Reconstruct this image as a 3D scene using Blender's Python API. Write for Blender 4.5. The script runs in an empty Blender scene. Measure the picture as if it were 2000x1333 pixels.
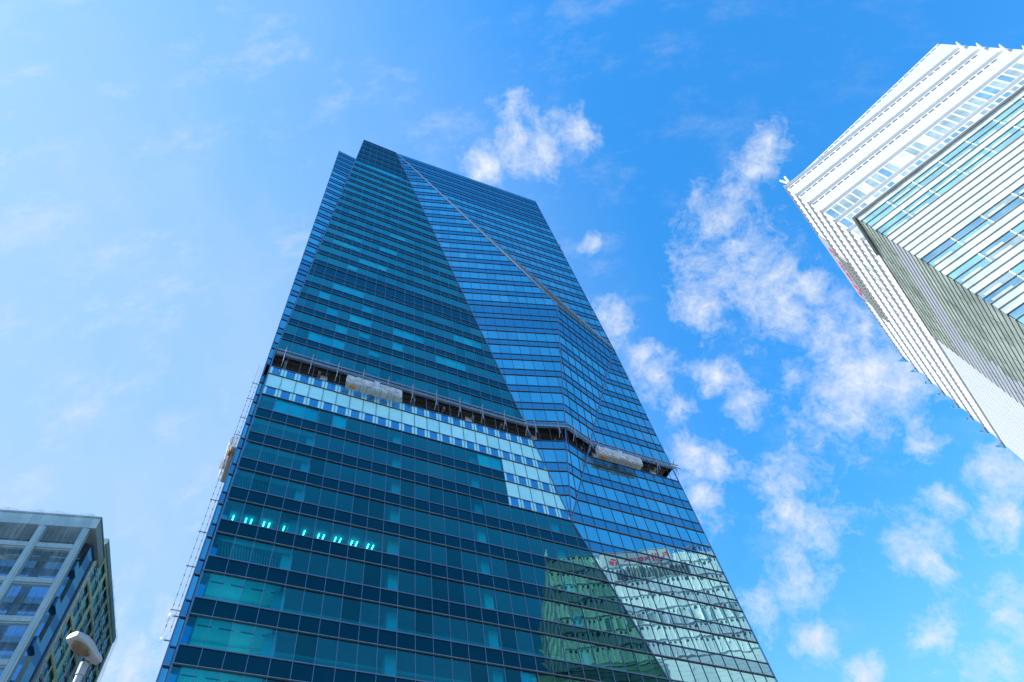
import bpy, bmesh, math, random
from mathutils import Vector, Matrix
random.seed(7)
rad = math.radians
SC = bpy.context.scene
COL = SC.collection

# ------------------------------------------------------------------ camera, light, sky
CAM_POS = Vector((0, 0, 1.6))
CAM_ROT = Matrix(((0.97174, 0.236055, 0.0), (0.20122, -0.828339, -0.522844), (-0.12342, 0.508068, -0.852429)))
cam = bpy.data.objects.new('camera', bpy.data.cameras.new('camera'))
cam.data.sensor_width = 36.0
cam.data.lens = 23.994
cam.data.clip_end = 20000
cam.matrix_world = Matrix.Translation(CAM_POS) @ CAM_ROT.to_4x4()
COL.objects.link(cam)
SC.camera = cam

SUN_AZ = Vector((-0.906, -0.423, 0))       # horizontal direction towards the sun: left and behind the camera
SUN_EL = rad(40)
to_sun = (SUN_AZ.normalized() * math.cos(SUN_EL) + Vector((0, 0, math.sin(SUN_EL)))).normalized()
sun = bpy.data.objects.new('sun', bpy.data.lights.new('sun', 'SUN'))
sun.data.energy = 2.3
sun.data.angle = rad(0.5)
sun.data.color = (1.0, 0.95, 0.87)
sun.rotation_euler = to_sun.to_track_quat('Z', 'Y').to_euler()
sun.location = (-60, -40, 120)
COL.objects.link(sun)

SC.view_settings.view_transform = 'Standard'
SC.view_settings.look = 'None'
SC.view_settings.gamma = 1.0
SC.view_settings.use_curve_mapping = False
SC.view_settings.exposure = 1.35

# clouds: (direction, angular size) of the cumulus in the sky
CLOUDS = [(0.072,0.276,0.958,0.040),(0.024,0.29,0.957,0.036),(0.105,0.293,0.95,0.032),(0.159,0.277,0.948,0.031),(0.076,0.229,0.97,0.028),(0.385,0.32,0.866,0.030),(0.376,0.338,0.863,0.03),(0.345,0.385,0.856,0.04),(0.365,0.359,0.859,0.036),(0.325,0.406,0.854,0.044),(0.323,0.464,0.825,0.065),(0.266,0.511,0.818,0.049),(0.355,0.509,0.784,0.067),(0.404,0.498,0.768,0.032),(0.438,0.590,0.682,0.098),(0.401,0.62,0.674,0.070),(0.469,0.593,0.654,0.045),(0.449,0.548,0.706,0.020),(0.232,0.69,0.685,0.048),(0.208,0.677,0.706,0.038),(0.208,0.727,0.654,0.037),(0.314,0.705,0.636,0.048),(0.33,0.743,0.583,0.052),(0.3,0.737,0.605,0.038),(0.286,0.786,0.548,0.043),(0.233,0.812,0.535,0.031),(0.148,0.521,0.841,0.035),(0.195,0.592,0.782,0.04),(0.271,0.596,0.756,0.033),(0.178,0.569,0.803,0.022),(0.144,0.423,0.894,0.014),(0.523,0.662,0.536,0.035),(0.512,0.699,0.5,0.034),(0.471,0.651,0.595,0.026),(0.417,0.749,0.515,0.039),(0.404,0.803,0.438,0.037),(0.467,0.771,0.432,0.045),(0.315,0.841,0.439,0.03),(0.288,0.826,0.485,0.026),(0.441,0.805,0.397,0.04),(-0.531,0.647,0.548,0.041),(-0.491,0.641,0.589,0.026),(0.463,0.702,0.54,0.02),(0.211,0.628,0.749,0.028),(0.297,0.625,0.722,0.031)]

class NT:
    """small helper to write node trees"""
    def __init__(s, tree):
        s.t = tree; s.t.nodes.clear()
    def n(s, kind, ins=None, **props):
        nd = s.t.nodes.new(kind)
        for k, v in props.items(): setattr(nd, k, v)
        for k, v in (ins or {}).items(): s.set(nd.inputs[k], v)
        return nd
    def set(s, sock, v):
        if hasattr(v, 'is_linked'): s.t.links.new(v, sock)
        else: sock.default_value = v
    def m(s, op, a, b=None, c=None, clamp=False):
        nd = s.t.nodes.new('ShaderNodeMath'); nd.operation = op; nd.use_clamp = clamp
        for i, v in enumerate((a, b, c)):
            if v is not None: s.set(nd.inputs[i], v)
        return nd.outputs[0]
    def vm(s, op, a, b=None):
        nd = s.t.nodes.new('ShaderNodeVectorMath'); nd.operation = op
        s.set(nd.inputs[0], a)
        if b is not None: s.set(nd.inputs[1], b)
        return nd.outputs['Value'] if op in ('DOT_PRODUCT', 'LENGTH', 'DISTANCE') else nd.outputs['Vector']
    def ramp(s, v, a, b, lo=0.0, hi=1.0, smooth=True):
        nd = s.n('ShaderNodeMapRange', {0: v, 1: a, 2: b, 3: lo, 4: hi})
        nd.interpolation_type = 'SMOOTHSTEP' if smooth else 'LINEAR'
        return nd.outputs[0]
    def mix(s, f, a, b):
        nd = s.t.nodes.new('ShaderNodeMix'); nd.data_type = 'RGBA'
        s.set(nd.inputs[0], f); s.set(nd.inputs[6], a); s.set(nd.inputs[7], b)
        return nd.outputs[2]
    def noise(s, vec, scale, detail=4, rough=0.55, dim='3D'):
        return s.n('ShaderNodeTexNoise', {'Vector': vec, 'Scale': scale, 'Detail': detail, 'Roughness': rough}, noise_dimensions=dim).outputs[0]

def rgb(r, g, b): return (r, g, b, 1.0)

world = bpy.data.worlds.new('World')
SC.world = world
world.use_nodes = True
def build_sky():
    T = NT(world.node_tree)
    dirv = T.vm('NORMALIZE', T.n('ShaderNodeTexCoord').outputs['Generated'])
    sky = T.n('ShaderNodeTexSky', sky_type='NISHITA', sun_disc=False, sun_elevation=SUN_EL,
              sun_rotation=math.atan2(SUN_AZ.x, SUN_AZ.y), altitude=0, air_density=1.0, dust_density=0.3, ozone_density=2.5)
    hs = T.n('ShaderNodeHueSaturation', {'Hue': 0.497, 'Saturation': 1.35, 'Value': 1.16, 'Color': sky.outputs[0]})
    base = hs.outputs[0]
    # thin bright veil on the sun side
    veil_dir = Vector((-0.85, 0.35, 0.40)).normalized()
    vd = T.vm('DOT_PRODUCT', dirv, tuple(veil_dir))
    veil = T.ramp(vd, 0.30, 0.96, 0.0, 1.0, False)
    veil = T.m('POWER', veil, 1.2)
    elev = T.n('ShaderNodeSeparateXYZ', {0: dirv}).outputs[2]
    veil = T.m('MAXIMUM', veil, T.ramp(elev, 0.62, 0.20, 0.0, 0.50))
    wv = T.noise(T.vm('MULTIPLY', dirv, (2.2, 1.2, 1.6)), 3.0, 5, 0.6)
    veil = T.m('MULTIPLY', veil, T.ramp(wv, 0.25, 0.75, 0.75, 1.1), clamp=True)
    base = T.mix(veil, base, rgb(1.30, 1.85, 2.55))
    # cumulus
    warp = T.n('ShaderNodeTexNoise', {'Vector': dirv, 'Scale': 9.0, 'Detail': 4.0, 'Roughness': 0.6}).outputs[1]
    wdir = T.vm('ADD', dirv, T.vm('MULTIPLY', T.vm('SUBTRACT', warp, (0.5, 0.5, 0.5)), (0.055, 0.055, 0.055)))
    best = None
    for x, y, z, r in CLOUDS:
        d = T.vm('DISTANCE', wdir, (x, y, z))
        g = T.m('SUBTRACT', 1.0, T.m('DIVIDE', d, r * 1.22))
        best = g if best is None else T.m('SMOOTH_MAX', best, g, 0.22)
    best = T.m('MAXIMUM', best, -0.8)
    wob = T.noise(wdir, 11.0, 12, 0.68)
    fine = T.noise(wdir, 38.0, 9, 0.72)
    v = T.m('ADD', T.m('MULTIPLY', best, 0.66), T.m('ADD', T.m('MULTIPLY', T.m('SUBTRACT', wob, 0.5), 1.75), T.m('MULTIPLY', T.m('SUBTRACT', fine, 0.5), 1.35)))
    a = T.ramp(v, 0.04, 0.86, 0.0, 0.97, False)
    a = T.m('POWER', a, 1.15)
    # thin streaks
    st = T.noise(T.vm('MULTIPLY', dirv, (5.0, 9.0, 4.0)), 1.6, 7, 0.68)
    a2 = T.m('MULTIPLY', T.ramp(st, 0.50, 0.78, 0.0, 0.42), T.ramp(vd, 0.0, 0.8, 0.25, 1.0))
    a = T.m('MAXIMUM', a, a2)
    shade = T.ramp(T.noise(dirv, 24.0, 5, 0.6), 0.3, 0.7, 0.0, 1.0)
    ccol = T.mix(shade, rgb(1.85, 2.12, 2.55), rgb(2.35, 2.48, 2.65))
    col = T.mix(a, base, ccol)
    bg = T.n('ShaderNodeBackground', {'Color': col, 'Strength': 0.15})
    out = T.n('ShaderNodeOutputWorld')
    T.t.links.new(bg.outputs[0], out.inputs[0])
build_sky()
world.cycles.sampling_method = 'MANUAL'
world.cycles.sample_map_resolution = 512
SC.cycles.max_bounces = 10
SC.cycles.transparent_max_bounces = 16
SC.cycles.caustics_reflective = False

# ------------------------------------------------------------------ materials
MATS = {}
def mat(name, fn):
    m = bpy.data.materials.new(name); m.use_nodes = True
    T = NT(m.node_tree); out = T.n('ShaderNodeOutputMaterial')
    T.t.links.new(fn(T), out.inputs[0]); MATS[name] = m
    return m
def obj_co(T): return T.n('ShaderNodeTexCoord').outputs['Object']
def wave_normal(T, scale, dist):
    """slightly uneven glass: the panes are never perfectly flat"""
    co = T.n('ShaderNodeNewGeometry').outputs['Position']
    h = T.noise(co, scale, 1.5, 0.5)
    return T.n('ShaderNodeBump', {'Strength': 1.0, 'Distance': dist, 'Height': h}).outputs[0]
def solid(name, c, rough=0.6, metal=0.0, vary=0.08, scale=0.8, spec=0.4):
    def f(T):
        h = T.noise(T.n('ShaderNodeNewGeometry').outputs['Position'], scale, 5, 0.6)
        k = T.ramp(h, 0.25, 0.75, 1 - vary, 1 + vary, False)
        cc = T.n('ShaderNodeVectorMath', {0: c[:3]}, operation='SCALE'); T.set(cc.inputs['Scale'], k)
        p = T.n('ShaderNodeBsdfPrincipled', {'Base Color': cc.outputs[0], 'Roughness': rough, 'Metallic': metal, 'Specular IOR Level': spec})
        return p.outputs[0]
    return mat(name, f)
def coat(T, n, lo, hi):
    """the coating mirrors more the flatter one looks along it"""
    f = T.n('ShaderNodeLayerWeight', {'Blend': 0.5, 'Normal': n}).outputs['Facing']
    return T.ramp(f, 0.28, 0.82, lo, hi, False)
def glass_opaque(name, tint, body, refl, wscale=0.42, wdist=0.009, rough=0.01):
    """coated glazing with nothing to see behind it"""
    lo, hi = refl if isinstance(refl, tuple) else (refl, refl)
    def f(T):
        n = wave_normal(T, wscale, wdist)
        g = T.n('ShaderNodeBsdfGlossy', {'Color': rgb(*tint), 'Roughness': rough, 'Normal': n}).outputs[0]
        h = T.noise(T.n('ShaderNodeNewGeometry').outputs['Position'], 0.35, 4, 0.6)
        k = T.ramp(h, 0.3, 0.7, 0.65, 1.4, False)
        cc = T.n('ShaderNodeVectorMath', {0: body}, operation='SCALE'); T.set(cc.inputs['Scale'], k)
        d = T.n('ShaderNodeBsdfDiffuse', {'Color': cc.outputs[0]}).outputs[0]
        return T.n('ShaderNodeMixShader', {0: coat(T, n, lo, hi), 1: d, 2: g}).outputs[0]
    return mat(name, f)
def glass_clear(name, tint, trans, refl, wscale=0.42, wdist=0.009):
    """tinted glazing one looks through into the rooms"""
    def f(T):
        n = wave_normal(T, wscale, wdist)
        g = T.n('ShaderNodeBsdfGlossy', {'Color': rgb(*tint), 'Roughness': 0.01, 'Normal': n}).outputs[0]
        t = T.n('ShaderNodeBsdfTransparent', {'Color': rgb(*trans)}).outputs[0]
        return T.n('ShaderNodeMixShader', {0: coat(T, n, *refl), 1: t, 2: g}).outputs[0]
    return mat(name, f)

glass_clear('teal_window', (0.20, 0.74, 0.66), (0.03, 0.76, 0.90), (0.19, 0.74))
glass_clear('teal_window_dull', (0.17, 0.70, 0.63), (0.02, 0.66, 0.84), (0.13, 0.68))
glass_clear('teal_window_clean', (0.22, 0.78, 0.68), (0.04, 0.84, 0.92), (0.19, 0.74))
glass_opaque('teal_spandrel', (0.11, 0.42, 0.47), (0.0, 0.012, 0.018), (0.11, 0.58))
glass_opaque('blue_window', (0.46, 0.81, 0.83), (0.0, 0.12, 0.19), (0.66, 0.86))
glass_opaque('blue_window_dull', (0.42, 0.76, 0.79), (0.0, 0.10, 0.18), (0.60, 0.82))
glass_opaque('blue_window_clean', (0.50, 0.85, 0.86), (0.01, 0.16, 0.22), (0.68, 0.88))
glass_opaque('blue_spandrel', (0.32, 0.60, 0.69), (0.0, 0.035, 0.09), (0.58, 0.78))
solid('film', (0.40, 0.80, 0.82, 1), 0.5, vary=0.07, scale=0.7)
solid('film_b', (0.36, 0.76, 0.80, 1), 0.5, vary=0.07, scale=0.7)
solid('film_c', (0.44, 0.83, 0.83, 1), 0.5, vary=0.07, scale=0.7)
glass_opaque('film_blue', (0.5, 0.7, 0.8), (0.0, 0.12, 0.32), 0.5)
solid('mullion', (0.12, 0.19, 0.29, 1), 0.35, 0.3)
solid('mullion_blue', (0.05, 0.10, 0.17, 1), 0.4, 0.2)
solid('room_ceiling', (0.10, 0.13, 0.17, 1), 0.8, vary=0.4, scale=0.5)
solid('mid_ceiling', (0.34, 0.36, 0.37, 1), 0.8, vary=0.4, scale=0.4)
solid('mullion_dark', (0.03, 0.035, 0.04, 1), 0.5)
solid('ceiling', (0.80, 0.80, 0.78, 1), 0.8, vary=0.12, scale=0.6)
solid('bare_deck', (0.07, 0.062, 0.055, 1), 0.8, vary=0.3, scale=0.9)
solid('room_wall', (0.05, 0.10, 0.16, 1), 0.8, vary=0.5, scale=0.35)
solid('column_white', (0.52, 0.53, 0.52, 1), 0.7)
solid('blind', (0.72, 0.78, 0.76, 1), 0.8, vary=0.1)
solid('galvanised', (0.38, 0.40, 0.43, 1), 0.45, 0.4, vary=0.2)
solid('silver_louvre', (0.45, 0.46, 0.47, 1), 0.4, 0.5)
solid('red_paint', (0.6, 0.03, 0.03, 1), 0.4)
solid('orange', (0.75, 0.25, 0.02, 1), 0.5)
solid('deck_panel', (0.55, 0.57, 0.54, 1), 0.6, vary=0.15)
solid('roof_grey', (0.3, 0.3, 0.3, 1), 0.8)
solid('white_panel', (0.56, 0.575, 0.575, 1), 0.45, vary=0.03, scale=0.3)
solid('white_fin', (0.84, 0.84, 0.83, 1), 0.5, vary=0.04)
solid('beige_fin', (0.40, 0.39, 0.33, 1), 0.55, vary=0.08)
solid('green_fin', (0.42, 0.41, 0.36, 1), 0.6)
solid('gap_shade_dark', (0.06, 0.09, 0.10, 1), 0.7)
glass_opaque('pale_glass', (0.8, 0.9, 0.95), (0.58, 0.65, 0.67), 0.08, 0.3, 0.004)
glass_opaque('aqua_glass', (0.6, 0.85, 0.95), (0.24, 0.44, 0.43), 0.22, 0.3, 0.006)
glass_opaque('sky_glass', (0.6, 0.8, 0.9), (0.16, 0.29, 0.34), 0.22, 0.3, 0.006)
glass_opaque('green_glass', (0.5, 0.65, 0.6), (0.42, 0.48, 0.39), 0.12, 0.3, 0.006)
glass_opaque('grey_window', (0.6, 0.75, 0.75), (0.30, 0.38, 0.36), 0.2, 0.3, 0.004)
solid('sign_red', (0.80, 0.05, 0.07, 1), 0.4, vary=0.02)
solid('concrete', (0.44, 0.52, 0.51, 1), 0.75, vary=0.12)
solid('beige_frame', (0.93, 0.83, 0.48, 1), 0.6, vary=0.08)
glass_opaque('left_blue', (0.45, 0.6, 0.8), (0.01, 0.13, 0.30), 0.45, 0.4, 0.006)
glass_opaque('left_dark', (0.35, 0.5, 0.55), (0.02, 0.06, 0.08), 0.35, 0.4, 0.006)
glass_opaque('left_teal', (0.45, 0.75, 0.85), (0.03, 0.36, 0.44), 0.45, 0.4, 0.006)
solid('lamp_grey', (0.36, 0.37, 0.385, 1), 0.4, 0.1, vary=0.06)
solid('lamp_inside', (0.16, 0.12, 0.08, 1), 0.3, 0.3, vary=0.5, scale=9)
solid('cable', (0.05, 0.06, 0.09, 1), 0.5)
solid('ground', (0.24, 0.235, 0.225, 1), 0.85, vary=0.2, scale=0.05)
solid('asphalt', (0.05, 0.05, 0.052, 1), 0.85, vary=0.2, scale=0.4)
solid('kerb', (0.36, 0.35, 0.33, 1), 0.8)
def net_f(T):
    co = T.n('ShaderNodeNewGeometry').outputs['Position']
    h = T.noise(T.vm('MULTIPLY', co, (1.6, 1.6, 0.12)), 2.2, 4, 0.65)
    a = T.ramp(h, 0.3, 0.72, 0.90, 0.66)
    d = T.n('ShaderNodeBsdfDiffuse', {'Color': rgb(0.26, 0.38, 0.42)}).outputs[0]
    t = T.n('ShaderNodeBsdfTransparent', {'Color': rgb(0.92, 0.97, 1.0)}).outputs[0]
    return T.n('ShaderNodeMixShader', {0: a, 1: d, 2: t}).outputs[0]
mat('net', net_f)
def wrap_f(T):
    co = T.n('ShaderNodeNewGeometry').outputs['Position']
    h = T.noise(co, 1.6, 5, 0.6)
    a = T.ramp(h, 0.3, 0.7, 0.12, 0.52)
    d = T.n('ShaderNodeBsdfDiffuse', {'Color': rgb(0.88, 0.89, 0.90)}).outputs[0]
    tl = T.n('ShaderNodeBsdfTranslucent', {'Color': rgb(0.75, 0.77, 0.79)}).outputs[0]
    d = T.n('ShaderNodeMixShader', {0: 0.3, 1: d, 2: tl}).outputs[0]
    t = T.n('ShaderNodeBsdfTransparent').outputs[0]
    return T.n('ShaderNodeMixShader', {0: a, 1: d, 2: t}).outputs[0]
mat('wrap_net', wrap_f)
def dish_f(T):
    d = T.n('ShaderNodeBsdfPrincipled', {'Base Color': rgb(0.7, 0.75, 0.8), 'Roughness': 0.2}).outputs[0]
    t = T.n('ShaderNodeBsdfTransparent').outputs[0]
    return T.n('ShaderNodeMixShader', {0: 0.55, 1: d, 2: t}).outputs[0]
mat('dish_skin', dish_f)
def lit_f(T):
    return T.n('ShaderNodeEmission', {'Color': rgb(0.85, 1.0, 0.9), 'Strength': 5.0}).outputs[0]
mat('lit_tube', lit_f)
def cove_f(T):
    return T.n('ShaderNodeEmission', {'Color': rgb(0.95, 1.0, 0.9), 'Strength': 2.2}).outputs[0]
mat('cove_tube', cove_f)

# ------------------------------------------------------------------ mesh helpers
class MB:
    def __init__(s): s.v = []; s.f = []; s.m = []; s.mats = []
    def mi(s, name):
        if name not in s.mats: s.mats.append(name)
        return s.mats.index(name)
    def poly(s, pts, mname):
        i = len(s.v); s.v.extend([Vector(p) for p in pts])
        s.f.append(tuple(range(i, i + len(pts)))); s.m.append(s.mi(mname))
    def hexa(s, p, mname):
        """p: 8 points, 4 bottom (ccw) then 4 top"""
        i = len(s.v); s.v.extend([Vector(q) for q in p]); k = s.mi(mname)
        for f in ((3, 2, 1, 0), (4, 5, 6, 7), (0, 1, 5, 4), (1, 2, 6, 5), (2, 3, 7, 6), (3, 0, 4, 7)):
            s.f.append(tuple(i + q for q in f)); s.m.append(k)
    def box(s, o, ax, ay, az, mname):
        """box from corner o along three edge vectors"""
        o, ax, ay, az = Vector(o), Vector(ax), Vector(ay), Vector(az)
        s.hexa([o, o + ax, o + ax + ay, o + ay, o + az, o + ax + az, o + ax + ay + az, o + ay + az], mname)
    def bar(s, a, b, w, d, mname, side=None):
        """square bar from a to b, w across 'side', d across the other way"""
        a, b = Vector(a), Vector(b); z = (b - a).normalized()
        x = Vector(side) if side is not None else (Vector((0, 0, 1)) if abs(z.z) < 0.9 else Vector((1, 0, 0)))
        x = (x - z * x.dot(z)).normalized(); y = z.cross(x)
        o = a - x * w / 2 - y * d / 2
        s.box(o, x * w, y * d, b - a, mname)
    def tube(s, pts, radii, mname, n=10, cap=True):
        k = s.mi(mname); rings = []
        for i, p in enumerate(pts):
            p = Vector(p); t = (Vector(pts[min(i + 1, len(pts) - 1)]) - Vector(pts[max(i - 1, 0)])).normalized()
            x = (Vector((0, 0, 1)) if abs(t.z) < 0.9 else Vector((1, 0, 0))); x = (x - t * x.dot(t)).normalized(); y = t.cross(x)
            r = radii[i] if isinstance(radii, (list, tuple)) else radii
            i0 = len(s.v)
            for q in range(n):
                a = 2 * math.pi * q / n; s.v.append(p + x * r * math.cos(a) + y * r * math.sin(a))
            rings.append(i0)
        for a, b in zip(rings, rings[1:]):
            for q in range(n):
                s.f.append((a + q, a + (q + 1) % n, b + (q + 1) % n, b + q)); s.m.append(k)
        if cap:
            s.f.append(tuple(rings[0] + q for q in reversed(range(n)))); s.m.append(k)
            s.f.append(tuple(rings[-1] + q for q in range(n))); s.m.append(k)
    def build(s, name, parent=None, smooth=False):
        org = parent_loc(parent)
        me = bpy.data.meshes.new(name)
        me.from_pydata([tuple(v - org) for v in s.v], [], s.f)
        for mn in s.mats: me.materials.append(MATS[mn])
        me.polygons.foreach_set('material_index', s.m)
        if smooth: me.polygons.foreach_set('use_smooth', [True] * len(s.f))
        me.update()
        o = bpy.data.objects.new(name, me); COL.objects.link(o)
        if parent is not None: o.parent = parent
        return o
ORG = {}
def parent_loc(p):
    v = Vector((0, 0, 0))
    while p is not None:
        v += p.location; p = p.parent
    return v
def tag(o, label=None, cat=None, group=None, kind=None):
    if label: o['label'] = label
    if cat: o['category'] = cat
    if group: o['group'] = group
    if kind: o['kind'] = kind
    return o
def thing(name, label, cat, loc, group=None):
    o = bpy.data.objects.new(name, None); o.location = loc; COL.objects.link(o)
    o.empty_display_size = 0.5
    return tag(o, label, cat, group)
def pix(p):
    q = CAM_ROT.transposed() @ (Vector(p) - CAM_POS)
    return (q.x / -q.z, q.y / -q.z) if q.z < -0.5 else None
def seen_area(pts):
    u = [pix(p) for p in pts]
    if any(k is None for k in u): return 0.0
    cx = sum(k[0] for k in u) / len(u); cy = sum(k[1] for k in u) / len(u)
    if abs(cx) > 0.75 or abs(cy) > 0.5: return 0.0
    return abs(sum(u[i][0] * u[(i + 1) % len(u)][1] - u[(i + 1) % len(u)][0] * u[i][1] for i in range(len(u)))) / 2

class Frame:
    """a facade plane addressed by (s along the level, z height)"""
    def __init__(f, o, h, n):
        f.h = Vector(h).normalized(); f.n = Vector(n).normalized()
        if f.h.dot(Vector((0, 0, 1))) ** 2 > 1e-6: raise ValueError
        w = f.n.cross(f.h); w = w if w.z > 0 else -w
        f.w = w / w.z; o = Vector(o); f.o = o - f.w * o.z
    def P(f, s, z, off=0.0): return f.o + f.h * s + f.w * z + f.n * off
    def sz(f, p):
        p = Vector(p); d = p - f.o - f.w * p.z
        return (d.dot(f.h), p.z)
def clip_half(poly, a, b, c):
    """keep a*s + b*z <= c"""
    out = []
    for i, p in enumerate(poly):
        q = poly[(i + 1) % len(poly)]
        dp = a * p[0] + b * p[1] - c; dq = a * q[0] + b * q[1] - c
        if dp <= 0: out.append(p)
        if dp * dq < 0:
            t = dp / (dp - dq); out.append((p[0] + (q[0] - p[0]) * t, p[1] + (q[1] - p[1]) * t))
    return out
def clip_rect(poly, s0, s1, z0, z1):
    for a, b, c in ((-1, 0, -s0), (1, 0, s1), (0, -1, -z0), (0, 1, z1)):
        poly = clip_half(poly, a, b, c)
        if len(poly) < 3: return []
    ar = abs(sum(poly[i][0] * poly[(i + 1) % len(poly)][1] - poly[(i + 1) % len(poly)][0] * poly[i][1] for i in range(len(poly)))) / 2
    return poly if ar > 0.01 else []
def line_range_s(poly, s):
    zs = []
    for i, p in enumerate(poly):
        q = poly[(i + 1) % len(poly)]
        if (p[0] - s) * (q[0] - s) < 0: zs.append(p[1] + (q[1] - p[1]) * (s - p[0]) / (q[0] - p[0]))
    return (min(zs), max(zs)) if len(zs) >= 2 else None
def line_range_z(poly, z):
    ss = []
    for i, p in enumerate(poly):
        q = poly[(i + 1) % len(poly)]
        if (p[1] - z) * (q[1] - z) < 0: ss.append(p[0] + (q[0] - p[0]) * (z - p[1]) / (q[1] - p[1]))
    return (min(ss), max(ss)) if len(ss) >= 2 else None
def emit_cells(cells, name, rest_name, parent, limit=100):
    """cells: (pts, material); the ones that show largest become parts of their own"""
    cells = sorted(cells, key=lambda c: -seen_area(c[0]))
    for pts, mn in cells[:limit]:
        mb = MB(); mb.poly(pts, mn); mb.build(name, parent)
    if len(cells) > limit:
        mb = MB()
        for pts, mn in cells[limit:]: mb.poly(pts, mn)
        tag(mb.build(rest_name, parent), kind='stuff')

# ------------------------------------------------------------------ ground
def ground():
    mb = MB(); R = 3000
    mb.poly([(-R, -R, 0), (R, -R, 0), (R, R, 0), (-R, R, 0)], 'ground'); tag(mb.build('ground'), kind='structure')
    mb = MB(); d = Vector((0.807, 0.59, 0)); p = Vector((0.59, -0.807, 0)); c = Vector((-8, 27, 0.004))
    mb.poly([c - d * 300 - p * 5, c - d * 300 + p * 5, c + d * 300 + p * 5, c + d * 300 - p * 5], 'asphalt')
    tag(mb.build('road'), kind='structure')
    mb = MB()
    for k in (-1, 1):
        mb.box(c + p * (5.0 * k if k > 0 else -5.2) - d * 300, d * 600, p * 0.2, Vector((0, 0, 0.14)), 'kerb')
    tag(mb.build('kerb'), kind='structure')
ground()

# ------------------------------------------------------------------ the glass tower
HB = Vector((0.8071, 0.5904, 0)); NB = Vector((0.5904, -0.8071, 0))
L0 = Vector((-29.516, 40.359, 0))
ZR = 189.9
PS = Vector((-18.597, 48.346, 189.908)); PP0 = Vector((1.862, 63.310, 60.650))
PG = Vector((9.881, 63.026, 113.504)); PV = Vector((19.067, 75.742, 113.537)); PW = Vector((16.060, 71.108, 189.908))
PITCH, S0 = 1.69, 0.05
SILL0 = 75.1
SILLS = [SILL0 - 4.28 * j for j in range(17, 0, -1)] + [SILL0 + 4.19 * k for k in range(0, 23)]
HEAD = 2.66
OPEN_TOP = SILL0 + 2.75
CROWN = SILLS[-1] + HEAD
def bands():
    """(z0, z1, kind, sill) up the whole tower"""
    out = []
    for i, z in enumerate(SILLS):
        prev_head = (SILLS[i - 1] + HEAD) if i else 0.0
        out.append((prev_head, z, 'spandrel', z))
        out.append((z, z + HEAD, 'window', z))
    z = CROWN; k = 0
    while z < ZR - 0.3:
        h = 2.6 if k % 2 else 1.5
        out.append((z, min(z + h, ZR + 0.01), 'crown_light' if k % 2 else 'crown', z)); z += h; k += 1
    return out
BANDS = bands()
def is_open(z): return abs(z - SILL0) < 0.01
def mech(z, n):
    k = round((z - SILL0) / 4.19)
    return k == 7 or (k == 8 and n > 1)

tower = thing('office_tower', 'tall faceted blue and teal glass tower with one open floor', 'building', (-5, 58, 0))
WIN, SPA, FILM = [], [], []          # panes and spandrel panels of all facets
FR_B = Frame(L0, HB, NB)
def left_edge(z): return 0.0 if z < 77.8 else (z - 77.8) / (189.9 - 77.8) * 4.55
P1low = (59.2, 0.0)
BLOW = [(0, 0), P1low, (38.88, 60.65), (0, 60.65)]
BUP = [(0, 60.65), (38.88, 60.65), (13.53, 190), (4.55, 190), (0, 77.8)]
DLOW = [(38.88, 60.65), (59.2, 0.0), (60.95, 0), (60.3, 113.6)]
def split_even(c, s0, s1):
    return c
def jitter(pts, fr, amp=0.004):
    """panes sit a few millimetres out of true, each on its own"""
    a, b = random.uniform(-amp, amp), random.uniform(-amp, amp)
    c = sum((p for p in pts), Vector()) / len(pts)
    return [p + fr.n * ((p - c).dot(fr.h) * a + (p.z - c.z) * b) for p in pts]
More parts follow.
